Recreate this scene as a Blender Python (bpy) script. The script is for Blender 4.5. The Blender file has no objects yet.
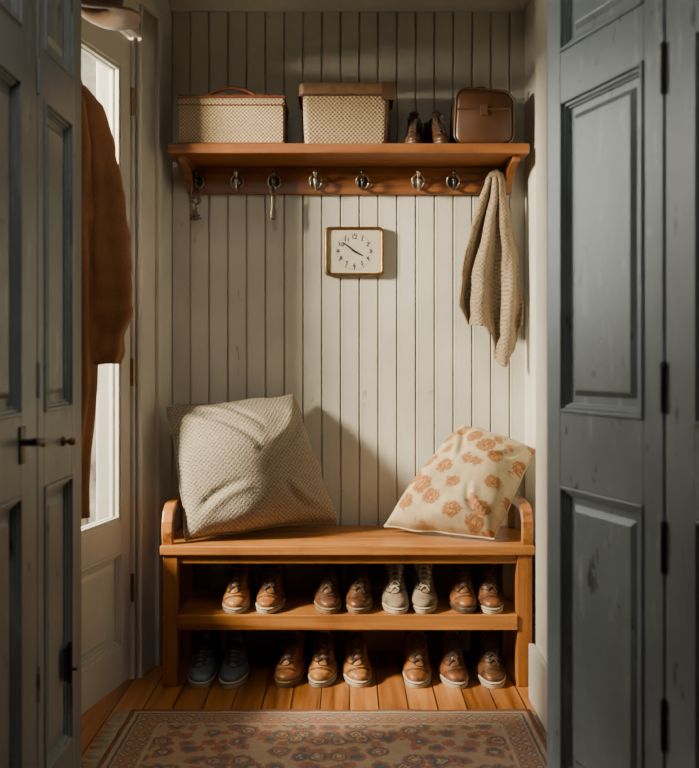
import bpy, math, random
from math import sin, cos, pi, sqrt
from mathutils import Vector, Matrix, noise
from mathutils.bvhtree import BVHTree
random.seed(7)
scene = bpy.context.scene
COL = scene.collection

# ------------------------------------------------------------------ materials
class NT:
    def __init__(s, name):
        s.m = bpy.data.materials.new(name); s.m.use_nodes = True
        s.t = s.m.node_tree; s.N = s.t.nodes; s.L = s.t.links
        s.b = s.N['Principled BSDF']; s.out = s.N['Material Output']
    def node(s, typ, ins=None, **props):
        n = s.N.new(typ)
        for k, v in props.items(): setattr(n, k, v)
        for k, v in (ins or {}).items(): s.put(n.inputs[k], v)
        return n
    def put(s, sock, v):
        if hasattr(v, 'links') or hasattr(v, 'is_linked'): s.L.new(v, sock)
        else:
            if isinstance(v, (tuple, list)) and len(v) == 3 and sock.type == 'RGBA': v = (*v, 1)
            sock.default_value = v
    def math(s, op, a, b=0.0, c=None):
        n = s.N.new('ShaderNodeMath'); n.operation = op
        s.put(n.inputs[0], a); s.put(n.inputs[1], b)
        if c is not None: s.put(n.inputs[2], c)
        return n.outputs[0]
    def coord(s, kind='Object'):
        return s.node('ShaderNodeTexCoord').outputs[kind]
    def mapping(s, vec, scale=(1,1,1), rot=(0,0,0), loc=(0,0,0)):
        n = s.node('ShaderNodeMapping', {'Vector': vec})
        n.inputs['Scale'].default_value = scale; n.inputs['Rotation'].default_value = rot
        n.inputs['Location'].default_value = loc
        return n.outputs[0]
    def noise(s, vec, scale, detail=4, rough=0.55, dist=0.0):
        n = s.node('ShaderNodeTexNoise', {'Vector': vec, 'Scale': scale, 'Detail': detail, 'Roughness': rough, 'Distortion': dist})
        return n.outputs['Fac']
    def ramp(s, fac, stops, interp='LINEAR'):
        n = s.N.new('ShaderNodeValToRGB'); n.color_ramp.interpolation = interp
        cr = n.color_ramp
        while len(cr.elements) < len(stops): cr.elements.new(0.5)
        for e, (p, c) in zip(cr.elements, stops):
            e.position = p; e.color = (*c, 1) if len(c) == 3 else c
        s.L.new(fac, n.inputs[0]); return n.outputs[0]
    def mix(s, f, a, b, mode='MIX'):
        n = s.N.new('ShaderNodeMix'); n.data_type = 'RGBA'; n.blend_type = mode
        s.put(n.inputs[0], f); s.put(n.inputs[6], a); s.put(n.inputs[7], b)
        return n.outputs[2]
    def bump(s, h, strength=0.3, dist=0.01):
        n = s.node('ShaderNodeBump', {'Height': h, 'Strength': strength, 'Distance': dist})
        s.L.new(n.outputs[0], s.b.inputs['Normal'])
    def base(s, c): s.put(s.b.inputs['Base Color'], c)
    def rough(s, v): s.put(s.b.inputs['Roughness'], v)
    def sep(s, vec):
        n = s.node('ShaderNodeSeparateXYZ', {0: vec}); return n.outputs

def g(v): return (v, v, v)
def sc(c, k): return tuple(x * k for x in c)

def m_paint(name, c, dirt=0.12, chips=0.0, chipcol=(.03,.025,.02), rough=0.5, worn=None, wk=.6):
    t = NT(name); v = t.coord()
    n1 = t.noise(v, 3.0, 6); n2 = t.noise(t.mapping(v, (30,30,3)), 1.0, 5)
    col = t.ramp(n1, [(0.3, sc(c, 1-dirt*1.6)), (0.7, c)])
    col = t.mix(t.math('MULTIPLY', n2, dirt), col, sc(c, .6))
    if chips:
        n4 = t.noise(t.mapping(v, (1.3,1.3,.25)), 17, 8, .75)
        col = t.mix(t.ramp(n4, [(.56, g(0)), (.70, g(wk))]), col, worn or sc(c, 1.9))
        n3 = t.noise(t.mapping(v, (1,1,.35)), 26, 8, .7)
        msk = t.ramp(n3, [(0.66-chips, g(0)), (0.69-chips, g(1))])
        col = t.mix(msk, col, chipcol)
    t.base(col); t.rough(rough)
    t.bump(t.math('ADD', n2, t.noise(v, 60, 3)), .12, .004)
    return t.m

def m_wood(name, axis, c1, c2, rough=.33, k=1.0):
    t = NT(name); v = t.coord()
    s = [42*k, 42*k, 42*k]; s[axis] = 1.6*k
    n1 = t.noise(t.mapping(v, s), 1.0, 7, .65, .5)
    s2 = [9*k]*3; s2[axis] = .7*k
    n2 = t.noise(t.mapping(v, s2), 1.0, 3, .5, .8)
    f = t.math('ADD', t.math('MULTIPLY', n1, .65), t.math('MULTIPLY', n2, .35))
    col = t.ramp(f, [(0.36, c2), (0.5, tuple(a*.6+b*.4 for a, b in zip(c1, c2))), (0.62, c1)])
    wear = t.noise(v, 7, 6, .7)
    col = t.mix(t.ramp(wear, [(.5, g(0)), (.75, g(.55))]), col, sc(c2, .7))
    t.base(col); t.rough(rough); t.bump(n1, .15, .003)
    return t.m

def m_floor():
    t = NT('floor_boards_mat'); v = t.coord(); o = t.sep(v)
    xi = t.math('DIVIDE', o[0], .088); cell = t.math('FLOOR', xi); fr = t.math('FRACT', xi)
    comb = t.node('ShaderNodeCombineXYZ', {0: t.math('MULTIPLY', cell, 7.31), 1: 0.0, 2: 0.0}).outputs[0]
    vv = t.node('ShaderNodeVectorMath', {0: v, 1: comb}, operation='ADD').outputs[0]
    n1 = t.noise(t.mapping(vv, (34, 1.8, 1)), 1.0, 6, .6, .5)
    wn = t.node('ShaderNodeTexWhiteNoise', {'W': cell}, noise_dimensions='1D').outputs[0]
    f = t.math('ADD', t.math('MULTIPLY', n1, .8), t.math('MULTIPLY', wn, .22))
    col = t.ramp(f, [(.3, (.12,.038,.010)), (.5, (.31,.115,.029)), (.72, (.50,.21,.064))])
    gap = t.math('LESS_THAN', t.math('MINIMUM', fr, t.math('SUBTRACT', 1.0, fr)), .025)
    t.base(t.mix(gap, col, (.02,.01,.005))); t.rough(.32)
    t.bump(t.math('SUBTRACT', n1, t.math('MULTIPLY', gap, 3.0)), .25, .003)
    return t.m

def m_weave(name, c1, c2, freq, uv=False, strength=.8, rough=.75, blotch=.25, blotchcol=None, speck=.35, sps=90, dist=.004):
    t = NT(name); v = t.coord('UV' if uv else 'Object'); o = t.sep(v)
    if uv: h, w = o[0], o[1]
    else: h, w = t.math('ADD', o[0], o[1]), o[2]
    nz = t.noise(v, 18 if not uv else 14, 3)
    wob = t.math('MULTIPLY', nz, 1.2 if not uv else 6.0)
    a = t.math('SINE', t.math('ADD', t.math('MULTIPLY', h, freq), wob))
    b = t.math('SINE', t.math('ADD', t.math('MULTIPLY', w, freq), wob))
    p = t.math('MULTIPLY_ADD', t.math('MULTIPLY', a, b), .5, .5)
    fz = t.noise(v, sps, 4, .7)
    f = t.math('ADD', t.math('MULTIPLY', p, 1.0-speck), t.math('MULTIPLY', fz, speck))
    col = t.ramp(f, [(.25, c2), (.65, c1)])
    col = t.mix(t.math('MULTIPLY', t.noise(v, 5, 4), blotch), col, blotchcol or sc(c2, .8))
    t.base(col); t.rough(rough); t.bump(f, strength, dist)
    return t.m

def m_simple(name, c, rough=.5, metal=0.0, nscale=25, var=.25, bump=.1):
    t = NT(name); v = t.coord(); n = t.noise(v, nscale, 5)
    t.base(t.ramp(n, [(.3, sc(c, 1-var)), (.7, sc(c, 1+var*.5))])); t.rough(rough)
    t.b.inputs['Metallic'].default_value = metal
    t.bump(n, bump, .003)
    return t.m

def m_cloth(name, c, scale=220, rough=.85):
    t = NT(name); v = t.coord(); n = t.noise(v, scale, 3); n2 = t.noise(v, 9, 4)
    f = t.math('ADD', t.math('MULTIPLY', n, .4), t.math('MULTIPLY', n2, .6))
    t.base(t.ramp(f, [(.3, sc(c, .55)), (.7, sc(c, 1.15))])); t.rough(rough); t.bump(n, .4, .002)
    t.b.inputs['Sheen Weight'].default_value = .1
    return t.m

def m_pattern_cushion():
    t = NT('terracotta_print_fabric'); v = t.coord('UV')
    vd = t.node('ShaderNodeTexVoronoi', {'Vector': t.mapping(v, (1,1.2,1), (0,0,.5)), 'Scale': 4.9, 'Randomness': .55})
    d = vd.outputs['Distance']
    nz = t.noise(v, 24, 5, .7)
    dd = t.math('ADD', d, t.math('MULTIPLY', t.math('SUBTRACT', nz, .5), .55))
    blob = t.ramp(dd, [(.41, g(1)), (.48, g(0))])
    inner = t.ramp(t.noise(t.mapping(v, (60, 32, 1)), 1.0, 3), [(.46, g(0)), (.56, g(1))])
    rim = t.ramp(dd, [(.24, g(0)), (.32, g(1))])
    col = t.mix(inner, (.19,.055,.012), (.40,.22,.08))
    col = t.mix(t.math('MULTIPLY', rim, .65), col, (.26,.085,.018))
    cream = t.ramp(t.noise(v, 8, 4), [(.3, (.34,.265,.16)), (.7, (.50,.40,.255))])
    t.base(t.mix(t.math('MULTIPLY', blob, .93), cream, col)); t.rough(.85)
    fz = t.noise(v, 120, 3, .7)
    t.bump(t.math('ADD', fz, nz), .6, .004)
    return t.m

def m_rug(cx, cy, a, b):
    t = NT('persian_rug_mat'); v = t.coord(); o = t.sep(v)
    X = t.math('ABSOLUTE', t.math('SUBTRACT', o[0], cx)); Y = t.math('ABSOLUTE', t.math('SUBTRACT', o[1], cy))
    e = t.math('MINIMUM', t.math('SUBTRACT', a, X), t.math('SUBTRACT', b, Y))
    nz = t.math('SUBTRACT', t.noise(v, 70, 3), .5)
    e = t.math('ADD', e, t.math('MULTIPLY', nz, .008))
    vec = t.node('ShaderNodeCombineXYZ', {0: X, 1: Y, 2: 0.0}).outputs[0]
    v1 = t.node('ShaderNodeTexVoronoi', {'Vector': vec, 'Scale': 19, 'Randomness': .7}).outputs['Distance']
    v1 = t.math('ADD', v1, t.math('MULTIPLY', nz, .5))
    v2 = t.node('ShaderNodeTexVoronoi', {'Vector': vec, 'Scale': 30, 'Randomness': .25}, distance='MANHATTAN').outputs['Distance']
    v2 = t.math('ADD', v2, t.math('MULTIPLY', nz, .4))
    fld = t.ramp(v1, [(0, (.42,.31,.19)), (.13, (.24,.06,.032)), (.25, (.40,.29,.17)), (.32, (.045,.075,.095)), (.46, (.27,.085,.045)), (.60, (.34,.24,.15))], 'CONSTANT')
    brd = t.ramp(v2, [(0, (.27,.08,.045)), (.22, (.40,.30,.19)), (.42, (.05,.08,.10)), (.60, (.32,.14,.075))], 'CONSTANT')
    w = t.ramp(e, [(0, (.20,.06,.035)), (.012, (.38,.29,.19)), (.024, (.05,.07,.085)), (.032, (.36,.26,.16))], 'CONSTANT')
    isb = t.math('GREATER_THAN', e, .040); isf = t.math('GREATER_THAN', e, .110)
    line = t.math('MULTIPLY', t.math('GREATER_THAN', e, .100), t.math('LESS_THAN', e, .110))
    col = t.mix(isb, w, brd); col = t.mix(isf, col, fld); col = t.mix(line, col, (.36,.28,.19))
    wear = t.noise(v, 34, 8, .75)
    col = t.mix(t.ramp(wear, [(.4, g(.08)), (.68, g(.6))]), col, (.23,.145,.095))
    t.base(col); t.rough(.95)
    t.bump(t.noise(v, 400, 2), .6, .003)
    return t.m

WALL = m_paint('beadboard_paint', (.585,.565,.505), .18, .002, (.34,.30,.24), rough=.5, worn=(.47,.43,.36), wk=.35)
TRIM = m_paint('trim_paint', (.60,.58,.525), .16, .0, (.34,.3,.22), rough=.42)
CEIL = m_paint('ceiling_paint', (.5,.49,.45), .1)
HALL = m_paint('hall_paint', (.20,.21,.21), .1)
BLUE = m_paint('door_blue_paint', (.245,.285,.30), .3, .04, (.055,.055,.05), rough=.38, worn=(.46,.48,.46))
WX = m_wood('honey_pine_x', 0, (.46,.188,.047), (.165,.053,.0125))
WY = m_wood('honey_pine_y', 1, (.40,.158,.040), (.15,.048,.012))
WZ = m_wood('honey_pine_z', 2, (.37,.142,.036), (.135,.043,.011))
RX = m_wood('shelf_wood_x', 0, (.26,.092,.025), (.09,.028,.008), .38)
RZ = m_wood('shelf_wood_z', 2, (.26,.092,.025), (.09,.028,.008), .38)
FLOOR = m_floor()
WICK = m_weave('pale_wicker', (.40,.30,.18), (.15,.097,.05), 500, speck=.5, sps=120)
WICK2 = m_weave('brown_wicker', (.33,.235,.135), (.10,.062,.031), 440, speck=.45, sps=120)
LINEN = m_weave('grey_linen', (.36,.305,.24), (.10,.082,.062), 200, uv=True, strength=1.0, rough=.92, speck=.74, sps=75, dist=.007)
KNIT = m_weave('knit_wool', (.31,.235,.16), (.105,.074,.045), 420, strength=1.0, rough=.95, speck=.75, sps=110, dist=.006)
PRINT = m_pattern_cushion()
LEA = m_simple('leather_strap', (.075,.032,.015), .45)
LEAR = m_simple('leather_rim_red', (.14,.04,.021), .45)
BAG = m_simple('bag_leather', (.066,.025,.010), .42, nscale=12)
IRON = m_simple('dark_iron', (.06,.05,.045), .35, .85, 60)
NICK = m_simple('aged_nickel', (.36,.31,.25), .28, .95, 60)
BRASS = m_simple('aged_brass', (.23,.125,.045), .32, .9, 40)
FACE = m_simple('clock_face', (.46,.42,.34), .5, 0, 6, .15, .02)
BLACK = m_simple('clock_black', (.02,.02,.02), .4)
COAT = m_cloth('coat_cloth', (.30,.11,.032))
HATM = m_cloth('hat_felt', (.15,.078,.036))
FRINGE = m_cloth('rug_fringe', (.38,.31,.21))

def m_glass():
    t = NT('window_glass')
    tr = t.node('ShaderNodeBsdfTransparent', {'Color': (.93,.95,.93)})
    df = t.node('ShaderNodeBsdfTranslucent', {'Color': (.8,.78,.7)})
    gl = t.node('ShaderNodeBsdfGlossy', {'Color': (.9,.9,.9), 'Roughness': .05})
    n = t.noise(t.mapping(t.coord(), (6,6,3)), 2.0, 6, .65)
    f = t.ramp(n, [(.35, g(.0)), (.75, g(.03))])
    a = t.node('ShaderNodeMixShader', {0: f, 1: tr.outputs[0], 2: df.outputs[0]})
    b = t.node('ShaderNodeMixShader', {0: .06, 1: a.outputs[0], 2: gl.outputs[0]})
    t.L.new(b.outputs[0], t.out.inputs[0]); return t.m
GLASS = m_glass()

# ------------------------------------------------------------------ mesh builder
class MB:
    def __init__(s): s.v = []; s.f = []; s.mi = []; s.uv = None
    def box(s, x0, x1, y0, y1, z0, z1, M=None, mi=0):
        b = len(s.v)
        for z in (z0, z1):
            for y in (y0, y1):
                for x in (x0, x1):
                    p = Vector((x, y, z)); s.v.append(M @ p if M else p)
        for q in ((0,2,3,1), (4,5,7,6), (0,1,5,4), (2,6,7,3), (0,4,6,2), (1,3,7,5)):
            s.f.append([b+i for i in q]); s.mi.append(mi)
    def loft(s, rings, caps=(True, True), mi=0, closed=True, M=None):
        b = len(s.v); n = len(rings[0])
        for r in rings:
            for p in r: s.v.append(M @ Vector(p) if M else Vector(p))
        for i in range(len(rings)-1):
            for j in range(n if closed else n-1):
                k = (j+1) % n
                s.f.append([b+i*n+j, b+i*n+k, b+(i+1)*n+k, b+(i+1)*n+j]); s.mi.append(mi)
        if caps[0]: s.f.append([b+j for j in reversed(range(n))]); s.mi.append(mi)
        if caps[1]: s.f.append([b+(len(rings)-1)*n+j for j in range(n)]); s.mi.append(mi)
    def tube(s, pts, r, n=8, mi=0, M=None, caps=True):
        pts = [Vector(p) for p in pts]; rings = []
        prev = None
        for i, p in enumerate(pts):
            d = (pts[min(i+1, len(pts)-1)] - pts[max(i-1, 0)])
            if d.length < 1e-9: d = Vector((0,0,1))
            d.normalize()
            if prev is None:
                up = Vector((0,0,1)) if abs(d.z) < .9 else Vector((1,0,0))
                a = d.cross(up).normalized()
            else:
                a = (prev - d*prev.dot(d)).normalized()
            prev = a; c = d.cross(a)
            rr = r[i] if isinstance(r, (list, tuple)) else r
            rings.append([p + a*rr*cos(2*pi*k/n) + c*rr*sin(2*pi*k/n) for k in range(n)])
        s.loft(rings, (caps, caps), mi, True, M)
    def lathe(s, prof, n=24, mi=0, M=None, caps=(True, True)):
        s.loft([[(r*cos(2*pi*k/n), r*sin(2*pi*k/n), z) for k in range(n)] for r, z in prof], caps, mi, True, M)
    def obj(s, name, mats, parent=None, bevel=0, smooth=False, sub=0, solid=0, seg=2):
        me = bpy.data.meshes.new(name); me.from_pydata([tuple(p) for p in s.v], [], s.f)
        for m in (mats if isinstance(mats, (list, tuple)) else [mats]): me.materials.append(m)
        for p, k in zip(me.polygons, s.mi): p.material_index = k
        if s.uv:
            l = me.uv_layers.new(name='UVMap')
            for lp in me.loops: l.data[lp.index].uv = s.uv[lp.vertex_index]
        import bmesh
        bm = bmesh.new(); bm.from_mesh(me); bmesh.ops.recalc_face_normals(bm, faces=bm.faces); bm.to_mesh(me); bm.free()
        me.update()
        o = bpy.data.objects.new(name, me); COL.objects.link(o)
        if solid:
            md = o.modifiers.new('solid', 'SOLIDIFY'); md.thickness = solid
        if bevel:
            md = o.modifiers.new('bev', 'BEVEL'); md.width = bevel; md.segments = seg; md.limit_method = 'ANGLE'
        if sub:
            md = o.modifiers.new('sub', 'SUBSURF'); md.levels = sub; md.render_levels = sub
        if smooth:
            for p in me.polygons: p.use_smooth = True
        if parent: o.parent = parent
        return o

def empty(name):
    o = bpy.data.objects.new(name, None); COL.objects.link(o); o.empty_display_size = .1; return o
def bx(name, x0, x1, y0, y1, z0, z1, mat, parent=None, bevel=.002):
    m = MB(); m.box(x0, x1, y0, y1, z0, z1); return m.obj(name, mat, parent, bevel)
def frame2d(o, d, z=0.0):
    u = Vector((d[0], d[1], 0)).normalized(); n = Vector((-u.y, u.x, 0))
    M = Matrix.Identity(4)
    M.col[0] = (*u, 0); M.col[1] = (*n, 0); M.col[2] = (0,0,1,0); M.col[3] = (o[0], o[1], z, 1)
    return M

# ------------------------------------------------------------------ room shell
BW = 3.2
m = MB(); m.box(-.95, 1.0, -1.3, BW+.1, -.06, 0); m.obj('floor', FLOOR)
# beadboard back wall
pitch = .0675; gw = .0038; gd = .009
prof = [(-.66, BW)]
x = -.64
while x < .64:
    prof += [(x-gw, BW), (x-gw*.3, BW+gd), (x+gw*.3, BW+gd), (x+gw, BW), (x+gw*2.2, BW-.0007), (x+gw*3.2, BW)]
    x += pitch
prof.append((.64, BW))
m = MB()
m.loft([[(px, py, 0) for px, py in prof] + [(.64, BW+.1, 0), (-.66, BW+.1, 0)],
        [(px, py, 2.4) for px, py in prof] + [(.64, BW+.1, 2.4), (-.66, BW+.1, 2.4)]])
m.obj('wall_back', WALL)

bx('wall_right', .63, .75, 1.95, BW+.1, 0, 2.4, TRIM)
bx('ceiling', -1.1, 1.1, -1.4, BW+.1, 2.4, 2.46, CEIL, bevel=0)
# left wall (skewed) with door opening
ML = frame2d((-.64, BW), (-.215, -1.0))
for nm, s0, s1, z0 in (('wall_left', -.02, .31, 0), ('wall_left_front', 1.04, 1.25, 0), ('wall_left_header', .31, 1.04, 2.09)):
    m = MB(); m.box(s0, s1, -.13, 0, z0, 2.4, ML); m.obj(nm, TRIM, bevel=.002)
# casing
m = MB()
for a, b, t in ((.165, .30, .018), (.150, .178, .032), (.285, .300, .026)):
    m.box(a, b, 0, t, 0, 2.22, ML)
for a, b, t in ((1.05, 1.18, .018),):
    m.box(a, b, 0, t, 0, 2.22, ML)
m.box(.155, 1.18, 0, .018, 2.10, 2.22, ML); m.box(.145, 1.18, 0, .032, 2.20, 2.235, ML); m.box(.285, 1.06, 0, .026, 2.09, 2.105, ML)
m.box(.295, .31, -.13, .004, 0, 2.10, ML); m.box(1.04, 1.055, -.13, .004, 0, 2.10, ML)
m.obj('trim_1', TRIM, bevel=.004)
bx('trim_2', .568, .632, 2.42, 2.72, 0, 2.4, TRIM, bevel=.006)
m = MB(); m.box(-.66, .63, BW-.018, BW, 0, .12); m.box(-.66, .63, BW-.012, BW, .12, .135)
m.obj('baseboard_back', TRIM, bevel=.003)
m = MB(); m.box(.612, .632, 2.72, BW-.018, 0, .16); m.box(.618, .632, 2.72, BW-.018, .16, .18); m.box(.55, .568, 2.40, 2.735, 0, .17)
m.obj('baseboard_right', TRIM, bevel=.003)
m = MB(); m.box(.02, .145, 0, .016, 0, .14, ML); m.obj('baseboard_left', TRIM, bevel=.003)
# crown
cp = [(0,0), (-.012,0), (-.014,.012), (-.03,.03), (-.055,.055), (-.06,.075), (-.075,.08), (-.075,.11), (0,.11)]
m = MB(); m.loft([[(xx, BW+a, 2.29+b) for a, b in cp] for xx in (-.66, .64)]); m.obj('trim_3', TRIM)
m = MB(); m.loft([[(.63+a, yy, 2.29+b) for a, b in cp] for yy in (1.96, BW)]); m.obj('trim_4', TRIM)
# partition with the folding-door opening and the hall behind the camera
m = MB(); m.box(-.95, -.632, 2.0, 2.1, 0, 2.4); m.box(.432, .95, 1.87, 1.95, 0, 2.4); m.box(-.632, .432, 1.87, 2.1, 2.16, 2.4)
m.box(-.95,-.632,1.87,2.0,2.16,2.4)
m.obj('wall_front', HALL, bevel=.002)
bx('wall_hall_left', -1.05, -.95, -1.3, 2.1, 0, 2.4, HALL)
bx('wall_hall_right', .95, 1.05, -1.3, 1.95, 0, 2.4, HALL)
bx('wall_hall_rear', -1.05, 1.05, -1.4, -1.3, 0, 2.4, HALL)

# ------------------------------------------------------------------ panelled leaves
def leaf(mb, M, w, h, st, rails, th=.036, glass=None, z0=.008, mi=0):
    """st=(left stile,right stile); rails=[(z0,z1)..] bottom to top"""
    a = th/2
    mb.box(0, st[0], -a, a, z0, h, M, mi); mb.box(w-st[1], w, -a, a, z0, h, M, mi)
    for r in rails: mb.box(st[0], w-st[1], -a, a, r[0], r[1], M, mi)
    for i in range(len(rails)-1):
        z1, z2 = rails[i][1], rails[i+1][0]; x1, x2 = st[0], w-st[1]
        if glass is not None and i in glass:
            for sgn in (-1, 1):
                n0, n1 = sorted((sgn*.004, sgn*(a-.004)))
                mb.box(x1, x1+.012, n0, n1, z1, z2, M, mi); mb.box(x2-.012, x2, n0, n1, z1, z2, M, mi)
                mb.box(x1+.012, x2-.012, n0, n1, z1, z1+.012, M, mi); mb.box(x1+.012, x2-.012, n0, n1, z2-.012, z2, M, mi)
            continue
        mb.box(x1, x2, -.005, .005, z1, z2, M, mi)
        for sgn in (-1, 1):
            for off, wd, dep in ((0, .007, a+.004), (.007, .007, a-.003), (.014, .005, a-.008)):
                n0, n1 = sorted((sgn*.004, sgn*dep))
                p, q = x1+off, x2-off; r, t_ = z1+off, z2-off
                mb.box(p, p+wd, n0, n1, r, t_, M, mi); mb.box(q-wd, q, n0, n1, r, t_, M, mi)
                mb.box(p+wd, q-wd, n0, n1, r, r+wd, M, mi); mb.box(p+wd, q-wd, n0, n1, t_-wd, t_, M, mi)
            if x2-x1 > .12:
                i0 = .034
                A = [(x1+i0, sgn*.005, z1+i0), (x2-i0, sgn*.005, z1+i0), (x2-i0, sgn*.005, z2-i0), (x1+i0, sgn*.005, z2-i0)]
                i1 = .045
                B = [(x1+i1, sgn*.012, z1+i1), (x2-i1, sgn*.012, z1+i1), (x2-i1, sgn*.012, z2-i1), (x1+i1, sgn*.012, z2-i1)]
                mb.loft([A, B], (False, True), mi, True, M)

RAILS = [(.008, .2), (.785, .935), (1.565, 1.665), (2.03, 2.13)]
LX = -.633
E = empty('folding_door')
m = MB(); leaf(m, frame2d((LX, 1.995), (0, -1)), .238, 2.13, (.022, .036), RAILS)
m.obj('leaf_inner', BLUE, E, .0015)
m = MB(); leaf(m, frame2d((LX, 1.752), (0, -1)), .40, 2.13, (.085, .06), RAILS)
m.obj('leaf_outer', BLUE, E, .0015)
fx = LX+.018
m = MB()
m.box(fx, fx+.004, 1.655, 1.682, .845, .915)
m.tube([(fx+.003, 1.67, .885), (fx+.028, 1.67, .885)], .007)
m.tube([(fx+.028, 1.655, .887), (fx+.030, 1.67, .886), (fx+.030, 1.69, .885), (fx+.029, 1.705, .878)], [.008, .008, .0075, .006])
m.obj('lever_handle', IRON, E, .001, True)
m = MB(); m.lathe([(.010,0), (.010,.004), (.005,.006), (.004,.012), (.008,.016), (.009,.021), (.007,.026), (.002,.028)], 16,
                  M=Matrix.Translation((fx, 1.91, .865)) @ Matrix.Rotation(pi/2, 4, 'Y'))
m.obj('knob', BRASS, E, 0, True)
m = MB(); m.box(fx, fx+.006, 1.91, 1.945, .35, .42); m.tube([(fx+.01, 1.93, .34), (fx+.01, 1.93, .43)], .005)
m.tube([(fx+.01, 1.93, .37), (fx+.025, 1.93, .37)], .004)
m.obj('bolt', IRON, E, .001)
m = MB()
for z in (.4, 1.0, 1.6, 1.95): m.tube([(fx+.002, 1.7545, z-.035), (fx+.002, 1.7545, z+.035)], .0035)
m.obj('hinges', BLUE, E)

E = empty('folding_door.001')
F = Vector((.430, 1.862, 0)); H = Vector((.550, 1.512, 0))
wl = (H-F).length-.004
m = MB(); leaf(m, frame2d(F, H-F), wl, 2.13, (.048, .052), RAILS); m.obj('leaf_inner', BLUE, E, .0015)
H2 = H + Vector((.002, -.004, 0))
m = MB(); leaf(m, frame2d(H2, (.075, -.36)), .37, 2.13, (.085, .05), RAILS); m.obj('leaf_outer', BLUE, E, .0015)
m = MB()
hx, hy = H.x-.0195, H.y-.008
for z in (.42, .72, .99, 1.53, 1.9):
    m.tube([(hx, hy, z-.04), (hx, hy, z+.04)], .0050, 10); m.tube([(hx, hy, z+.04), (hx, hy, z+.048)], [.0065, .003], 10)
    m.tube([(hx, hy, z-.001), (hx, hy, z+.001)], .006, 10)
m.obj('hinges', IRON, E, 0)

# glazed exterior door
E = empty('door_1')
MD = ML @ Matrix.Translation((.313, -.028, 0))
DW = .722
m = MB(); leaf(m, MD, DW, 2.082, (.062, .07), [(.008, .13), (.43, .53), (1.975, 2.082)], .042, glass=[1])
m.obj('leaf', TRIM, E, .002)
m = MB(); m.box(.062, DW-.07, -.003, .003, .53, 1.975, MD); m.obj('glass', GLASS, E)
m = MB()
for z in (.30, 1.0, 1.88):
    m.tube([MD @ Vector((-.003, .027, z-.045)), MD @ Vector((-.003, .027, z+.045))], .006, 10)
m.obj('hinges', BRASS, E)
m = MB(); m.lathe([(.024,0), (.024,.006), (.01,.01), (.009,.035), (.024,.045), (.027,.056), (.018,.066), (.003,.068)], 20,
                  M=MD @ Matrix.Translation((DW-.036, .021, .98)) @ Matrix.Rotation(-pi/2, 4, 'X'))
m.obj('knob', BRASS, E, 0, True)

# ------------------------------------------------------------------ outdoors
GR = m_simple('garden_ground_mat', (.30,.30,.24), .9, 0, 3)
t = NT('garden_wall_mat'); v = t.coord(); n = t.noise(v, 5.5, 8, .7)
t.base(t.ramp(n, [(.38, (.13,.135,.10)), (.48, (.34,.33,.27)), (.60, (.52,.50,.43))])); t.rough(.9); GWm = t.m
bx('ground', -7, -1.1, -3, 9, -.2, -.06, GR, bevel=0)
bx('garden_wall', -6, .5, 6.0, 6.2, -.2, 3.3, GWm, bevel=0)
E = empty('bare_tree'); m = MB()
def branch(p, d, l, r, k):
    pts = [p]; q = p.copy(); dd = d.copy()
    for i in range(4):
        dd = (dd + Vector((random.uniform(-.25,.25), random.uniform(-.25,.25), random.uniform(-.1,.2)))).normalized()
        q = q + dd*l/4; pts.append(q.copy())
    m.tube(pts, [r*(1-.12*i) for i in range(5)], 6)
    if k:
        for j in range(5):
            branch(pts[random.choice((1,2,3,4))], (dd + Vector((random.uniform(-1,1), random.uniform(-1,1), random.uniform(-.2,.6)))).normalized(), l*.62, r*.55, k-1)
branch(Vector((-1.48, 5.0, -.07)), Vector((0,0,1)), 1.4, .045, 3)
m.obj('trunk_and_branches', m_simple('bark', (.10,.08,.06), .9), E)

# ------------------------------------------------------------------ shelf / coat rack
SZ = 1.762
E = empty('coat_rack_shelf')
bx('shelf_board', -.606, .600, 2.96, BW-.001, SZ-.034, SZ, RX, E, .005)
bx('hook_rail', -.575, .575, BW-.024, BW-.001, 1.632, SZ-.034, RX, E, .003)
for i, xx in enumerate((-.575, .548)):
    pr = [(BW-.024, 1.632), (BW-.024, SZ-.034), (2.99, SZ-.034), (2.99, SZ-.055)]
    for k in range(1, 9):
        a = k/8*pi/2; pr.append((2.99 + (BW-.055-2.99)*sin(a), 1.632 + (SZ-.055-1.632)*cos(a)))
    m = MB(); m.loft([[(xx, a, b) for a, b in pr], [(xx+.026, a, b) for a, b in pr]])
    m.obj('bracket_%d' % (i+1), RZ, E, .002)
hooks_x = [-.541, -.4, -.268, -.121, .046, .243, .368, .512]
HZ = 1.672; HY = BW-.024
for i, hx in enumerate(hooks_x):
    m = MB()
    R = Matrix.Translation((hx, HY, HZ)) @ Matrix.Rotation(pi/2, 4, 'X')
    m.lathe([(.021,0), (.021,.003), (.017,.006), (.008,.007)], 20, M=R)
    m.tube([(hx, HY-.004, HZ+.004), (hx, HY-.03, HZ+.008), (hx, HY-.05, HZ+.022)], [.006, .005, .005])
    pts = [(hx, HY-.006-.021*(1-cos(k/10*pi*1.1)), HZ-.006-.024*sin(k/10*pi*1.1)) for k in range(11)]
    m.tube(pts, .0048)
    for c in ((hx, HY-.052, HZ+.026), pts[-1]):
        m.lathe([(.001,-.009), (.006,-.007), (.009,0), (.006,.007), (.001,.009)], 12, M=Matrix.Translation(c))
    m.obj('hook_%d' % (i+1), NICK if i % 2 else IRON, E, 0, True)
m = MB()
for hx in hooks_x[:-1]:
    m.tube([(hx+.022*cos(a), HY-.014-.006*sin(a), HZ+.002+.024*sin(a)) for a in [2*pi*k/20 for k in range(21)]], .0036, 6)
m.obj('hook_rings', NICK, E, 0, True)

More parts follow.
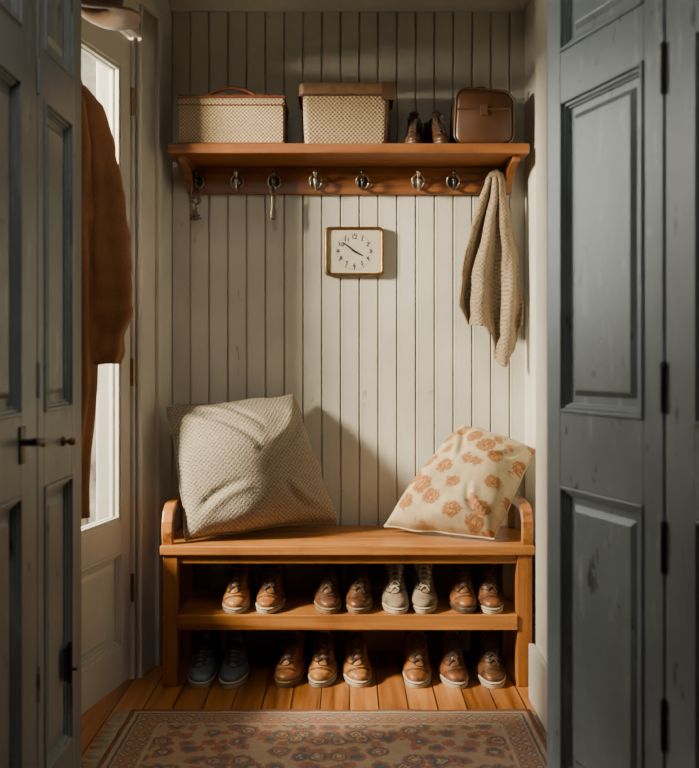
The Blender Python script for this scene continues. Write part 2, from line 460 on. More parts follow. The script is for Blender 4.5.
# keys
def key(mb, top, ang, L=.06, r=.009):
    M = Matrix.Translation(top) @ Matrix.Rotation(ang, 4, 'Y')
    mb.tube([(r*cos(a), 0, -r+r*sin(a)) for a in [2*pi*k/16 for k in range(17)]], .0028, 6, M=M)
    mb.tube([(0,0,-2*r), (0,0,-L)], .0034, 8, M=M)
    mb.box(0, .013, -.0015, .0015, -L, -L+.008, M); mb.box(0, .010, -.0015, .0015, -L+.011, -L+.018, M)
KEYM = m_simple('key_metal', (.17,.14,.11), .35, .9, 80)
m = MB(); kx, ky = -.541, HY-.05
m.tube([(kx+.016*cos(a), ky, 1.632+.024*sin(a)) for a in [2*pi*k/20 for k in range(21)]], .0024, 6)
for a, o in ((-.20, -.006), (.05, .0), (.28, .008)): key(m, (kx+o, ky-.004+o*.5, 1.614), a, .085, .014)
m.box(kx-.020, kx+.0, ky-.010, ky-.006, 1.545, 1.595)
m.obj('key_bunch', KEYM, None, .001, True)
m = MB(); kx = -.268
m.tube([(kx+.010*cos(a), ky, 1.636+.018*sin(a)) for a in [2*pi*k/20 for k in range(21)]], .0022, 6)
m.loft([[(kx+w*cos(a), ky+.004*sin(a), z) for a in [2*pi*k/12 for k in range(12)]] for w, z in ((.004,1.622), (.009,1.615), (.008,1.595), (.007,1.575), (.012,1.56), (.012,1.54), (.007,1.531))])
m.obj('key_fob', KEYM, None, 0, True)

# ------------------------------------------------------------------ things on the shelf
def rrect(w, h, r, n=5):
    pts = []
    for cx, cz, a0 in ((w/2-r, h-r, 0), (-w/2+r, h-r, pi/2), (-w/2+r, r, pi), (w/2-r, r, 3*pi/2)):
        for k in range(n+1):
            a = a0 + k/n*pi/2; pts.append((cx+r*cos(a), cz+r*sin(a)))
    return pts
E = empty('wicker_suitcase')
cx = -.396
def prism(mb, cx, w, h, r, y0, y1, z0, mi=0, inset=.004):
    P = lambda w_, h_, dz, y: [(cx+a, y, z0+dz+b) for a, b in rrect(w_, h_, r)]
    mb.loft([P(w-2*inset, h-2*inset, inset, y0), P(w, h, 0, y0+inset), P(w, h, 0, y1-inset), P(w-2*inset, h-2*inset, inset, y1)], mi=mi)
m = MB(); prism(m, cx, .352, .134, .008, 2.985, 3.16, SZ+.001); m.obj('body', WICK, E)
m = MB(); prism(m, cx, .357, .030, .01, 2.982, 3.163, SZ+.132); m.obj('lid', WICK, E)
m = MB()
for z, r in ((SZ+.133, .0018), (SZ+.160, .006), (SZ+.004, .003)):
    a, b, c, d = cx-.178, cx+.178, 2.982, 3.163
    m.tube([(a,c,z), (b,c,z), (b,d,z), (a,d,z), (a,c,z)], r, 6)
m.obj('piping', LEAR, E, 0)
m = MB(); m.tube([(cx-.085+.17*k/12 + .0, 3.0, SZ+.160+.034*sin(pi*k/12)**.6) for k in range(13)], .006, 8)
m.box(cx-.098, cx-.072, 2.99, 3.02, SZ+.158, SZ+.168); m.box(cx+.072, cx+.098, 2.99, 3.02, SZ+.158, SZ+.168)
m.box(cx-.10, cx+.13, 2.99, 3.12, SZ+.1605, SZ+.170)
m.obj('handle', LEAR, E, .001, True)
E = empty('lidded_basket'); cx = -.012
m = MB()
rings = []
for z, k in ((0, .94), (.02, .96), (.09, .985), (.165, 1.0), (.168, .97)):
    rings.append([(cx + a*k, 3.075 + b*k, SZ+.001+z) for a, b in [(p[0], p[1]-.085) for p in rrect(.292, .17, .02)]])
m.loft(rings); m.obj('body', WICK2, E)
m = MB(); P = [(p[0], p[1]-.09) for p in rrect(.318, .18, .022)]
m.loft([[(cx+a*k, 3.075+b*k, SZ+z) for a, b in P] for k, z in ((.98, .166), (1, .171), (1, .202), (.985, .209))])
m.obj('lid', m_simple('lid_leather', (.135,.072,.033), .55, 0, 40), E)
m = MB()
m.tube([(cx+a*1.005, 3.075+b*1.005, SZ+.168) for a, b in P+[P[0]]], .0035, 6)
m.box(cx+.12, cx+.165, 2.980, 2.986, SZ+.150, SZ+.210)
m.obj('trim_strap', LEA, E)
E = empty('leather_satchel'); cx = .452
def bagring(w, h, r, y, dz=0):
    return [(cx+a*(1-.06*(b/h))+.004*b/h, y, SZ+.001+dz+b-.07*a*(b/h)) for a, b in rrect(w, h, r, 8)]
m = MB(); m.loft([bagring(.18, .168, .034, 2.99, .008), bagring(.198, .186, .038, 3.0), bagring(.204, .192, .038, 3.02),
                  bagring(.204, .192, .038, 3.11), bagring(.198, .186, .038, 3.13), bagring(.18, .168, .034, 3.14, .008)])
m.obj('body', BAG, E, 0, True)
m = MB()
for y in (2.997, 3.133):
    P = bagring(.201, .189, .038, y); m.tube(P+[P[0]], .0035, 6)
m.tube([(cx-.035+.07*k/10, 3.065, SZ+.187+.028*sin(pi*k/10)**.6) for k in range(11)], .006, 8)
m.box(cx-.09, cx+.09, 2.987, 2.994, SZ+.118, SZ+.124)
m.box(cx-.012, cx+.012, 2.984, 2.993, SZ+.10, SZ+.135)
m.obj('straps', LEA, E, .001)

# ------------------------------------------------------------------ clock
E = empty('wall_clock'); cx, cz = .017, 1.428
def rr(w, h, r, y, n=6): return [(cx+a, y, cz-h/2+b) for a, b in rrect(w, h, r, n)]
W, Hh = .212, .178
m = MB()
m.loft([rr(W-.01, Hh-.01, .016, BW-.001), rr(W, Hh, .018, BW-.012), rr(W-.003, Hh-.003, .017, BW-.026), rr(W-.012, Hh-.012, .015, BW-.030),
        rr(W-.022, Hh-.022, .012, BW-.026), rr(W-.026, Hh-.026, .011, BW-.018)], (True, False))
m.obj('brass_frame', BRASS, E, 0, True)
m = MB(); m.loft([rr(W-.022, Hh-.022, .011, BW-.014), rr(W-.022, Hh-.022, .011, BW-.019)]); m.obj('face', FACE, E)
m = MB()
for k in range(60):
    a = k*pi/30; r1 = .0655; r0 = r1-(.007 if k % 5 == 0 else .003); w_ = .0013 if k % 5 == 0 else .0006
    M = Matrix.Translation((cx, BW-.0195, cz)) @ Matrix.Rotation(a, 4, 'Y')
    m.box(-w_, w_, -.0006, .0006, r0, r1, M)
for a, L, w_ in ((math.radians(-52), .054, .0024), (math.radians(118), .036, .0032)):
    M = Matrix.Translation((cx, BW-.022, cz)) @ Matrix.Rotation(a, 4, 'Y')
    m.loft([[(-w_, -.0008, -.01), (w_, -.0008, -.01), (w_, .0008, -.01), (-w_, .0008, -.01)], [(-w_*.9, -.0008, L*.7), (w_*.9, -.0008, L*.7), (w_*.9, .0008, L*.7), (-w_*.9, .0008, L*.7)],
            [(-.0004, -.0008, L), (.0004, -.0008, L), (.0004, .0008, L), (-.0004, .0008, L)]], M=M)
m.lathe([(.004,0), (.004,.004), (.001,.005)], 12, M=Matrix.Translation((cx, BW-.020, cz)) @ Matrix.Rotation(pi/2, 4, 'X'))
m.obj('hands_and_ticks', BLACK, E)
for k in range(1, 13):
    cu = bpy.data.curves.new('numeral_%d' % k, 'FONT'); cu.body = str(k); cu.size = .021; cu.align_x = 'CENTER'; cu.align_y = 'CENTER'; cu.extrude = .0003; cu.offset = .0003
    o = bpy.data.objects.new('numeral_%d' % k, cu); COL.objects.link(o); cu.materials.append(BLACK)
    a = k*pi/6; sx = .049 if k % 3 else .051
    o.location = (cx+sx*sin(a)*1.12, BW-.0197, cz+sx*cos(a)); o.rotation_euler = (pi/2, 0, 0); o.parent = E

# ------------------------------------------------------------------ knitted scarf / throw
def interp(tab, v):
    for (a, x0), (b, x1) in zip(tab, tab[1:]):
        if v <= b:
            t = (v-a)/(b-a) if b > a else 0
            t = t*t*(3-2*t); return x0+(x1-x0)*t
    return tab[-1][1]
def lerp_tab(tab, v):
    for (a, x0), (b, x1) in zip(tab, tab[1:]):
        if v <= b: return x0+(x1-x0)*max(0, (v-a)/(b-a))
    return tab[-1][1]
E = empty('knitted_scarf')
def drape(name, ztop, lt, rt, hem, y0, amp, ph, nf, nu=100, nv=90):
    m = MB(); rows = []
    for j in range(nv+1):
        row = []
        for i in range(nu+1):
            u = i/nu; v = j/nv
            d = (ztop-interp(hem, u))*v
            z = ztop - d
            L = lerp_tab(lt, d); R = lerp_tab(rt, d)
            xx = L+(R-L)*u
            A = amp*min(1, .5+.8*v)
            q = Vector((u*3.0+v*1.2, v*1.8, ph))
            s1 = sin(2*pi*nf*(u+.10*v)+ph+1.6*noise.noise(q))
            yy = y0 - A*(1.0*(abs(s1)**.7)*(1 if s1 > 0 else -1) + .9*noise.noise(q*1.9)) - .012*sin(pi*u)
            xx += .007*noise.noise(Vector((u*4, 7.0, z*11)))
            zz = z + .005*noise.noise(Vector((u*22, 3.0, v*3)))
            row.append((xx, min(yy, BW-.014), zz))
        rows.append(row)
    m.loft(rows, (False, False), closed=False)
    return m.obj(name, KNIT, E, 0, True, 0, .007)
lt = [(0, .488), (.04, .472), (.10, .448), (.17, .425), (.25, .405), (.34, .386), (.44, .380), (.55, .395), (.65, .42)]
rt = [(0, .530), (.04, .540), (.10, .556), (.17, .572), (.25, .588), (.34, .600), (.44, .608), (.55, .604), (.65, .580)]
drape('front_fall', 1.676, lt, rt, [(0, 1.225), (.10, 1.165), (.30, 1.160), (.42, 1.13), (.60, 1.04), (.74, 1.015), (.88, 1.07), (1, 1.16)], 3.112, .021, .6, 2.6)
drape('back_fall', 1.675, [(a, b+.014) for a, b in lt], [(a, b-.010) for a, b in rt], [(0, 1.27), (.3, 1.22), (.6, 1.14), (1, 1.25)], 3.162, .008, 2.2, 2.1)
m = MB(); m.tube([(.482, 3.13, 1.64), (.488, 3.122, 1.668), (.50, 3.112, 1.686), (.512, 3.11, 1.692), (.526, 3.115, 1.684), (.536, 3.125, 1.66), (.542, 3.135, 1.63)], [.008, .013, .015, .016, .015, .013, .008], 12)
m.obj('gather', KNIT, E, 0, True)

# ------------------------------------------------------------------ bench
E = empty('wooden_bench')
X0, X1 = -.602, .589; Y0, Y1 = 2.82, 3.175; SH = .45
ys = [Y0, Y0+.118, Y0+.237, Y1]
for i in range(3):
    bx('seat_plank_%d' % (i+1), X0, X1, ys[i]+.001, ys[i+1]-.001, SH-.03, SH, WX, E, .004)
m = MB(); m.box(X0+.05, X1-.05, Y0+.02, Y0+.04, SH-.06, SH-.03); m.box(X0+.05, X1-.05, Y1-.04, Y1-.02, SH-.06, SH-.03)
m.obj('aprons', WX, E, .002)
m = MB()
for xx in (X0+.008, X1-.055):
    for yy in (Y0+.01, Y1-.06):
        m.box(xx, xx+.047, yy, yy+.045, 0, SH-.03)
m.obj('legs', WZ, E, .003)
m = MB()
for xx in (X0+.018, X1-.04): m.box(xx, xx+.022, Y0+.055, Y1-.06, SH-.09, SH-.03); m.box(xx, xx+.022, Y0+.055, Y1-.06, .15, .2)
m.obj('side_rails', WY, E, .002)
bx('shoe_shelf', X0+.055, X1-.055, Y0+.02, Y1-.01, .205, .228, WX, E, .003)
bx('shoe_shelf_lip', X0+.055, X1-.055, Y0+.004, Y0+.0195, .182, .230, WX, E, .003)
for i, (xa, xb) in enumerate(((X0+.002, X0+.038), (X1-.038, X1-.002))):
    path = [(Y0+.035, SH), (Y0+.028, SH+.040), (Y0+.03, SH+.070), (Y0+.045, SH+.098), (Y0+.075, SH+.112), (Y0+.12, SH+.116), (Y0+.25, SH+.113), (Y1-.012, SH+.113)]
    rings = []
    for k, (py, pz) in enumerate(path):
        a = path[max(k-1, 0)]; b = path[min(k+1, len(path)-1)]
        d = Vector((0, b[0]-a[0], b[1]-a[1])).normalized(); nn = Vector((0, -d.z, d.y)); c = Vector((0, py, pz)); t_ = .013
        rings.append([(xa, *(c+nn*t_).yz), (xb, *(c+nn*t_).yz), (xb, *(c-nn*t_).yz), (xa, *(c-nn*t_).yz)])
    m = MB(); m.loft(rings); m.box(xa+.005, xb-.005, Y1-.05, Y1-.015, SH, SH+.11); m.obj('armrest_%d' % (i+1), WY, E, .005, seg=3)

# ------------------------------------------------------------------ cushions
def cushion(name, TL, TR, BR, BL, front, back, mat, seed, conc=.03, zmin=None, ymax=None, xmax=None, wr=.012, folds=()):
    TL, TR, BR, BL = map(Vector, (TL, TR, BR, BL)); n = 80
    nrm = ((TR-TL)+(BR-BL)).cross((TL-BL)+(TR-BR)).normalized()
    if nrm.y > 0: nrm = -nrm
    C = (TL+TR+BR+BL)/4
    m = MB(); uv = []
    for side in (1, -1):
        rows = []
        for j in range(n+1):
            row = []
            for i in range(n+1):
                u, v = i/n, j/n
                p = (BL*(1-u)+BR*u)*(1-v)+(TL*(1-u)+TR*u)*v
                U, V = 2*u-1, 2*v-1
                p = p + (C-p)*conc*2.2*((1-U*U)*abs(V)**3+(1-V*V)*abs(U)**3)
                edge = max(abs(U), abs(V))
                p = p + (C-p)*.04*noise.noise(Vector((u*5, v*5, seed+9)))*edge
                pf = (max(0, 1-U*U)*max(0, 1-V*V))
                h = (pf**.40)*(front if side > 0 else back)
                q = Vector((u*2.6, v*2.6, seed))
                if side > 0:
                    wv = wr*noise.noise(q)
                    for (ax, ay, bx_, by_, dep, wd) in folds:
                        dx, dy = bx_-ax, by_-ay; L2 = dx*dx+dy*dy
                        tt = max(0, min(1, ((u-ax)*dx+(v-ay)*dy)/L2))
                        bow = .05*sin(pi*tt)
                        ds = ((u-ax)*dy-(v-ay)*dx)/sqrt(L2)+bow
                        env = sin(pi*min(1, max(0, tt)))**.7
                        wv += env*(-dep*math.exp(-(ds/wd)**2)+dep*.7*math.exp(-((ds-wd*1.7)/wd/1.2)**2))
                    h += wv*min(1, pf*3)
                p = p + nrm*h*(1 if side > 0 else -1)
                if zmin is not None: p.z = max(p.z, zmin)
                if ymax is not None: p.y = min(p.y, ymax)
                if xmax is not None: p.x = min(p.x, xmax)
                row.append(p); uv.append((u, v))
            rows.append(row)
        m.loft(rows, (False, False), closed=False)
    m.uv = uv
    P = []
    ring = [(i/n, 0) for i in range(n)] + [(1, i/n) for i in range(n)] + [(1-i/n, 1) for i in range(n)] + [(0, 1-i/n) for i in range(n)] + [(0, 0)]
    for u, v in ring:
        p = m.v[int(round(v*n))*(n+1)+int(round(u*n))]; P.append(p)
    k0 = len(m.v); m.tube(P, .004, 6)
    m.uv += [(.01, .01)]*(len(m.v)-k0)
    return m.obj(name, mat, None, 0, True)
cushion('linen_cushion', (-.620, 3.02, .880), (-.198, 3.145, .918), (-.045, 3.09, .478), (-.530, 2.885, .458), .16, .03, LINEN, 1.3, conc=.015, zmin=.4535, ymax=BW-.006, wr=.035,
        folds=((.02,.95,.55,.60,.022,.035), (.15,1.0,.62,.74,.020,.03), (.98,.9,.66,.55,.012,.035), (.02,.1,.4,.35,.014,.03), (.95,.05,.65,.3,.014,.03)))
cushion('patterned_cushion', (.398, 3.11, .812), (.624, 2.99, .738), (.465, 2.870, .462), (.120, 3.04, .472), .150, .035, PRINT, 4.1, conc=.005, zmin=.4535, ymax=BW-.006, xmax=.626, wr=.024,
        folds=((.05,.95,.45,.6,.014,.03), (.95,.1,.65,.4,.014,.03), (.95,.95,.7,.7,.010,.03)))

# ------------------------------------------------------------------ shoes
def shoe(name, x, y, z, rot, side, up, sole, lace, inner, s=1.0, zs=1.0, cap=True):
    T = [(.016,.006,.274,.0440), (.023,.001,.277,.0462), (.031,.003,.278,.0460), (.038,.011,.278,.0440), (.044,.025,.278,.041),
         (.051,.040,.276,.0385), (.061,.054,.275,.0365), (.073,.068,.274,.0348), (.085,.083,.273,.0332), (.097,.100,.272,.0322), (.108,.120,.271,.0315)]
    N = 40
    ZT = .044
    def zz_(zv): return zv if zv < ZT else ZT+(zv-ZT)*zs
    def fp(f, b, H, zz):
        r = []
        for k in range(N):
            a = 2*pi*k/N; q = (1-cos(a))/2; sn = sin(a)
            hw = H*(abs(sn)**.80)*(1.06-.20*q-.12*math.exp(-((q-.58)/.16)**2)-.06*math.exp(-(q/.10)**2))
            r.append((hw*(1 if sn >= 0 else -1)+side*.010*sin(pi*min(1, (f+(b-f)*q)/.278))-side*.004, f+(b-f)*q, zz))
        return r
    def adj(p, lift):
        return (p[0], p[1], zz_(p[2]) + .010*lift*max(0, (p[1]-.2)/.08) - .022*lift*math.exp(-((p[1]-.195)/.035)**2))
    rings = []
    for i in range(len(T)-1):
        for k in range(3):
            t = k/3; A, B = T[i], T[i+1]; c = [A[j]*(1-t)+B[j]*t for j in range(4)]
            lift = max(0, (c[0]-.07)/.038)
            rings.append([adj(p, lift) for p in fp(c[1], c[2], c[3], c[0])])
    c = T[-1]; top = [adj(p, 1) for p in fp(c[1], c[2], c[3], c[0])]
    rings.append(top)
    bm_ = MB(); bm_.loft(rings, (True, False))
    bvh = BVHTree.FromPolygons(bm_.v, bm_.f)
    m = MB(); m.loft(rings, (True, False), 0)
    def shrink(r, d, dz):
        cx_ = sum(p[0] for p in r)/len(r); cy_ = sum(p[1] for p in r)/len(r)
        return [(cx_+(p[0]-cx_)*(1-d), cy_+(p[1]-cy_)*(1-d), p[2]+dz) for p in r]
    m.loft([top, shrink(top, .05, .003), shrink(top, .13, .0), shrink(top, .18, -.02), shrink(top, .2, -.05*zs)], (False, True), 3)
    o = .0035
    m.loft([fp(-.002, .280, .0462, .004), fp(-o, .281, .0482, .008), fp(-o-.001, .281, .0487, .0155), fp(-.001, .280, .0464, .018)], mi=1)
    hl = [p for p in fp(-.002, .280, .0462, 0)]
    m.loft([[(p[0], max(p[1], .195), 0) for p in hl], [(p[0], max(p[1], .190), .006) for p in hl]], mi=1)
    m.loft([[(p[0], min(p[1], .14), 0.0) for p in hl], [(p[0], min(p[1], .145), .006) for p in hl]], mi=1)
    wl_ = fp(-o-.0012, .2812, .0490, .0145); m.tube(wl_+[wl_[0]], .0013, 5, 4)
    def hit(px, py, off=.0015):
        r = bvh.ray_cast(Vector((px, py, .5)), Vector((0, 0, -1)))
        return Vector((px, py, r[0].z+off)) if r[0] else None
    def over(pts, r, mi, off=.001):
        q = [hit(a, b, off) for a, b in pts]; q = [p for p in q if p]
        if len(q) > 2: m.tube(q, r, 6, mi)
    cxs = side*.005
    if cap:
        for o_ in (0, .004):
            over([(cxs+.041*t, .028+o_+.016*t*t) for t in [k/16*2-1 for k in range(17)]], .0012, 4)
    for sg in (-1, 1):
        over([(cxs+sg*(.013+.010*t), .046+.068*t) for t in [k/12 for k in range(13)]], .0021, 4)
        over([(cxs+sg*(.013+.024*t), .046+.014*t+.04*t*t) for t in [k/12 for k in range(13)]], .0015, 4)
    over([(cxs+.013*cos(a), .046-.007*sin(a)) for a in [pi*k/8 for k in range(9)]], .0016, 4)
    tz = zz_(.108)
    rows = []
    for k in range(10):
        t = k/9; yy = .052+.080*t
        h = hit(cxs, yy, .001); zz = h.z if h and t < .80 and h.z > .04 else tz+.002+.028*(t-.8)/.2
        w_ = .012+.010*t
        rows.append([(cxs+w_*a, yy+.004*a*a, zz+.0025-.006*a*a) for a in (-1,-.5,0,.5,1)])
    rows.append([(p[0], p[1]+.006, p[2]-.004) for p in rows[-1]])
    m.loft(rows, (False, False), 0, False)
    nl = 6
    for k in range(nl):
        yy = .053+.0115*k; w_ = .015+.0015*k
        for sg in (-1, 1):
            pts = []
            for j in range(7):
                t = j/6*2-1; hh = hit(cxs+w_*t, yy+sg*.0045*t, .0040)
                if hh: hh.z += .002*(1-t*t); pts.append(hh)
            if len(pts) > 2: m.tube(pts, .0025, 6, 2)
        for sg in (-1, 1):
            hh = hit(cxs+sg*w_*1.12, yy, .001)
            if hh: m.lathe([(.0034,-.001), (.0034,.0018), (.001,.0022)], 8, 4, Matrix.Translation(hh))
    hh = hit(cxs, .112, .007) or Vector((cxs, .112, tz))
    for sg in (-1, 1):
        m.tube([hh, hh+Vector((sg*.014, -.010, .003)), hh+Vector((sg*.028, -.016, -.010)), hh+Vector((sg*.024, -.024, -.022)), hh+Vector((sg*.010, -.012, -.008)), hh], .0023, 6, 2)
        m.tube([hh, hh+Vector((sg*.010, -.020, -.014)), hh+Vector((sg*.015, -.034, -.036))], .0020, 6, 2)
    m.lathe([(.001,-.004), (.005,0), (.001,.004)], 8, 2, Matrix.Translation(hh))
    m.tube([Vector(p) for p in top+[top[0]]], .0030, 6, 4)
    tb = top[N//2]; m.tube([(tb[0], tb[1]+.002, tb[2]-.02), (tb[0], tb[1]+.004, tb[2]+.006), (tb[0], tb[1]-.002, tb[2]+.010), (tb[0], tb[1]-.006, tb[2])], .0035, 6, 4)
    M = Matrix.Translation((x, y, z)) @ Matrix.Rotation(rot, 4, 'Z') @ Matrix.Scale(s, 4)
    m.v = [M @ Vector(p) for p in m.v]
    return m.obj(name, [up, sole, lace, inner, m_dark], None, 0, True)

def m_leather(name, c, rough=.34):
    t = NT(name); v = t.coord(); n = t.noise(v, 24, 6, .65); n2 = t.noise(v, 160, 3)
    t.base(t.ramp(n, [(.32, sc(c, .30)), (.5, sc(c, .9)), (.68, sc(c, 1.4))])); t.rough(rough)
    t.bump(t.math('ADD', n, t.math('MULTIPLY', n2, .3)), .5, .006); return t.m
m_dark = m_simple('shoe_stitching_dark', (.035,.015,.008), .5)
LIN = m_simple('shoe_lining', (.03,.018,.012), .8)
Lc = m_leather('tan_leather', (.22,.082,.026)); Ld = m_leather('chestnut_leather', (.125,.045,.017)); Lh = m_leather('honey_leather', (.30,.125,.038))
Lk = m_leather('dark_brown_leather', (.06,.024,.011)); Lm = m_leather('umber_leather', (.085,.034,.015))
Lt = m_leather('taupe_suede', (.19,.135,.092), .7); Lb = m_leather('slate_leather', (.095,.122,.15), .42)
Sw = m_simple('cream_rubber', (.44,.36,.25), .6); Sb = m_simple('tan_sole', (.22,.13,.06), .55); Sd = m_simple('dark_sole', (.06,.035,.02), .5)
Cd = m_cloth('brown_laces', (.05,.025,.014), 500); Cl = m_cloth('cream_laces', (.48,.41,.31), 500)
ZS = .2305
row1 = [(-.371,.04,-1,Lh,Sw,Cd,'leather_shoe'), (-.262,-.03,1,Lc,Sw,Cd,'leather_shoe'), (-.070,.05,-1,Lm,Sb,Cd,'leather_shoe'), (.031,-.04,1,Ld,Sb,Cd,'leather_shoe'),
        (.150,.05,-1,Lt,Sw,Cl,'suede_sneaker'), (.243,-.04,1,Lt,Sw,Cl,'suede_sneaker'), (.372,.06,-1,Lc,Sd,Cd,'leather_shoe'), (.466,-.16,1,Ld,Sw,Cd,'leather_shoe')]
for xx, r, sd, up, so, la, nm in row1:
    shoe(nm, xx, 2.832+random.uniform(0, .008), ZS, r*-1, sd, up, so, la, LIN, 1.03, 1.45, nm == 'leather_shoe')
row2 = [(-.480,.04,-1,Lb,Sw,Cd,'slate_shoe'), (-.378,-.04,1,Lb,Sw,Cd,'slate_shoe'), (-.214,.24,-1,Lc,Sb,Cd,'leather_shoe'), (-.092,.0,1,Lh,Sw,Cd,'leather_shoe'),
        (.031,-.02,-1,Lh,Sw,Cd,'leather_shoe'), (.218,.0,1,Lc,Sw,Cd,'leather_shoe'), (.340,.03,-1,Ld,Sw,Cd,'leather_shoe'), (.465,-.08,1,Lm,Sw,Cd,'leather_shoe')]
for k, (xx, r, sd, up, so, la, nm) in enumerate(row2):
    shoe(nm, xx, 2.812+random.uniform(0, .012), .0005, -r, sd, up, so, la, LIN, 1.06, .95 if k < 2 else 1.30, k > 1)
for xx, r, sd in ((.212, .15, -1), (.318, -.2, 1)):
    shoe('ankle_boot', xx, 2.975, SZ+.001, -r, sd, Lk, Sd, Cd, LIN, .76, 1.6)

# ------------------------------------------------------------------ coat and hat
E = empty('brown_coat')
def fold_ring(cx, cy, hx, hy, z, n=72, amp=.06, fr=9, ph=0):
    out = []
    for k in range(n):
        a = 2*pi*k/n; r = 1+amp*sin(fr*a+ph+2.2*noise.noise(Vector((cos(a), sin(a), z*2.0))))+.14*noise.noise(Vector((cos(a)*1.8+3, sin(a)*1.8, z*4.5)))
        out.append((cx+hx*r*cos(a), cy+hy*r*sin(a), z))
    return out
tabx = [(0,.02), (.03,.055), (.08,.085), (.2,.09), (.6,.09), (1.12,.085)]
taby = [(0,.03), (.03,.05), (.1,.07), (.5,.085), (1.12,.095)]
rings = []
for k in range(70):
    t = 1.12*k/69; z = 1.765-t
    rings.append(fold_ring(-.735+.01*sin(t*3), 2.225, interp(tabx, t)*.95, interp(taby, t)*.95, z, amp=.03+.05*t))
m = MB(); m.loft(rings, (True, True)); m.obj('coat_body', COAT, E, 0, True)
path = [(-.69,2.25,1.735,.022), (-.668,2.262,1.69,.038), (-.650,2.272,1.6,.045), (-.636,2.278,1.5,.048), (-.622,2.28,1.38,.052), (-.613,2.28,1.27,.058), (-.611,2.28,1.17,.058), (-.624,2.275,1.10,.050), (-.634,2.27,1.04,.044)]
rings = []
for k in range(110):
    t = k/109; z = 1.735-(1.735-1.03)*t
    px_ = lerp_tab([(-p[2], p[0]) for p in path], -z); py_ = lerp_tab([(-p[2], p[1]) for p in path], -z); r_ = lerp_tab([(-p[2], p[3]) for p in path], -z)
    r_ *= 1+.14*noise.noise(Vector((3, 1, t*14)))*(.4+t)
    rings.append(fold_ring(px_, py_, r_, r_, z, 48, .12, 4, t*5))
m = MB(); m.loft(rings, (True, True)); m.obj('coat_sleeve', COAT, E, 0, True)
m = MB(); m.tube([(-.650,2.27,1.052), (-.646,2.27,1.045), (-.643,2.27,1.028)], [.046,.048,.046], 20)
m.tube([(-.71, 2.2, 1.72), (-.70, 2.27, 1.745), (-.73, 2.31, 1.75), (-.76, 2.30, 1.75)], [.012,.02,.022,.012], 10)
m.obj('collar', COAT, E, 0, True)
m = MB(); m.tube([(-.735, 2.101, 1.79), (-.735, 2.15, 1.785), (-.735, 2.22, 1.79), (-.735, 2.235, 1.81)], .006); m.box(-.755,-.715,2.101,2.106,1.76,1.83)
m.obj('peg', IRON, E, 0)
E = empty('felt_hat')
M = Matrix.Translation((-.660, 2.29, 1.945)) @ Matrix.Rotation(.26, 4, 'Y') @ Matrix.Rotation(.12, 4, 'X')
m = MB(); rings = []
for r, z in ((.02,.085), (.05,.08), (.060,.06), (.064,.01), (.068,-.001), (.085,-.004), (.118,-.004), (.123,.000), (.118,.004), (.085,.002), (.070,.004), (.069,.03), (.066,.07), (.057,.092), (.035,.10), (.01,.095)):
    rings.append([(r*cos(a), r*sin(a)*1.12, z+ (.016*cos(2*a) if r > .08 and z < .05 else 0)) for a in [2*pi*k/40 for k in range(40)]])
m.loft(rings, (True, True), M=M); m.obj('brim_and_crown', HATM, E, 0, True)
m = MB(); m.lathe([(.0695,.006), (.0705,.01), (.070,.026), (.0685,.028)], 36, M=M @ Matrix.Diagonal((1,1.12,1,1)), caps=(False, False)); m.obj('hat_band', LEA, E, 0, True)
m = MB(); m.tube([(-.68, 2.101, 1.96), (-.675, 2.18, 1.96), (-.67, 2.27, 1.975), (-.67, 2.28, 2.02)], .006); m.box(-.70,-.66,2.101,2.106,1.93,1.99)
m.obj('hat_peg', IRON, E)

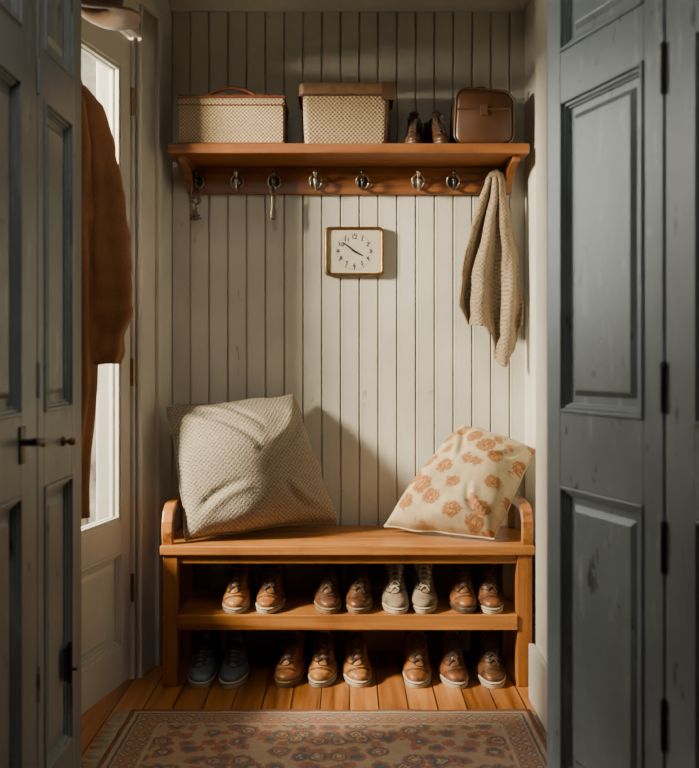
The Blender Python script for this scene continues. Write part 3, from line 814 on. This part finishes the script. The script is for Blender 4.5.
# ------------------------------------------------------------------ rug
E = empty('persian_rug'); rx0, rx1, ry0, ry1 = -.645, .535, 2.12, 2.63
m = MB(); nx, ny = 60, 26
rows = []
for j in range(ny+1):
    rows.append([(rx0+(rx1-rx0)*i/nx, ry0+(ry1-ry0)*j/ny + .004*sin(i*.35), .007+.0018*noise.noise(Vector((i*.3, j*.3, 0)))) for i in range(nx+1)])
m.loft(rows, (False, False), closed=False)
m.obj('pile', m_rug((rx0+rx1)/2, (ry0+ry1)/2-.35, (rx1-rx0)/2, (ry1-ry0)/2+.35), E, 0, True, 0, .006)
m = MB()
for i in range(95):
    yy = ry0+(ry1-ry0)*(i+.5)/95
    for xs, dr in ((rx0, -1), (rx1, 1)):
        L = random.uniform(.035, .055) if dr < 0 else .012; j1 = random.uniform(-.010, .010)
        m.tube([(xs-dr*.002, yy, .006), (xs+dr*L*.5, yy+j1*.4, .004), (xs+dr*L, yy+j1, .0025)], [.0024, .0022, .0014], 5)
m.obj('fringe', FRINGE, E)

# ------------------------------------------------------------------ lights, world, camera
def area(name, loc, target, size, power, color, size_y=None):
    l = bpy.data.lights.new(name, 'AREA'); l.energy = power; l.color = color; l.size = size
    if size_y: l.shape = 'RECTANGLE'; l.size_y = size_y
    o = bpy.data.objects.new(name, l); COL.objects.link(o); o.location = loc
    o.rotation_euler = (Vector(target)-Vector(loc)).to_track_quat('-Z', 'Y').to_euler(); return o
area('daylight', (-2.7, 1.75, 2.1), (.3, 3.0, .9), .5, 740, (1, .83, .60))
area('sky_daylight', (-2.7, 3.5, 2.0), (.4, 1.8, 1.1), 1.4, 150, (1, .96, .90))
area('garden_daylight', (-3.0, 3.2, 3.4), (-1.8, 6, 1.0), 2.0, 70, (1, .95, .85))
area('hall_fill_light', (-.25, .9, 2.36), (-.05, 1.9, .4), .5, 9, (1, .92, .82))  # added soft fill from the hall side, not an actual ceiling lamp
w = bpy.data.worlds.new('World'); scene.world = w; w.use_nodes = True
bg = w.node_tree.nodes['Background']; bg.inputs[0].default_value = (.84, .86, .86, 1); bg.inputs[1].default_value = .32

cam = bpy.data.cameras.new('camera'); co = bpy.data.objects.new('camera', cam); COL.objects.link(co)
co.location = (0, 0, 1.04); co.rotation_euler = (pi/2, 0, 0)
cam.sensor_width = 36; cam.lens = 890/768*36; cam.shift_y = -24/768; cam.clip_start = .05
cam.dof.use_dof = True; cam.dof.focus_distance = 2.98; cam.dof.aperture_fstop = 3.2
scene.camera = co
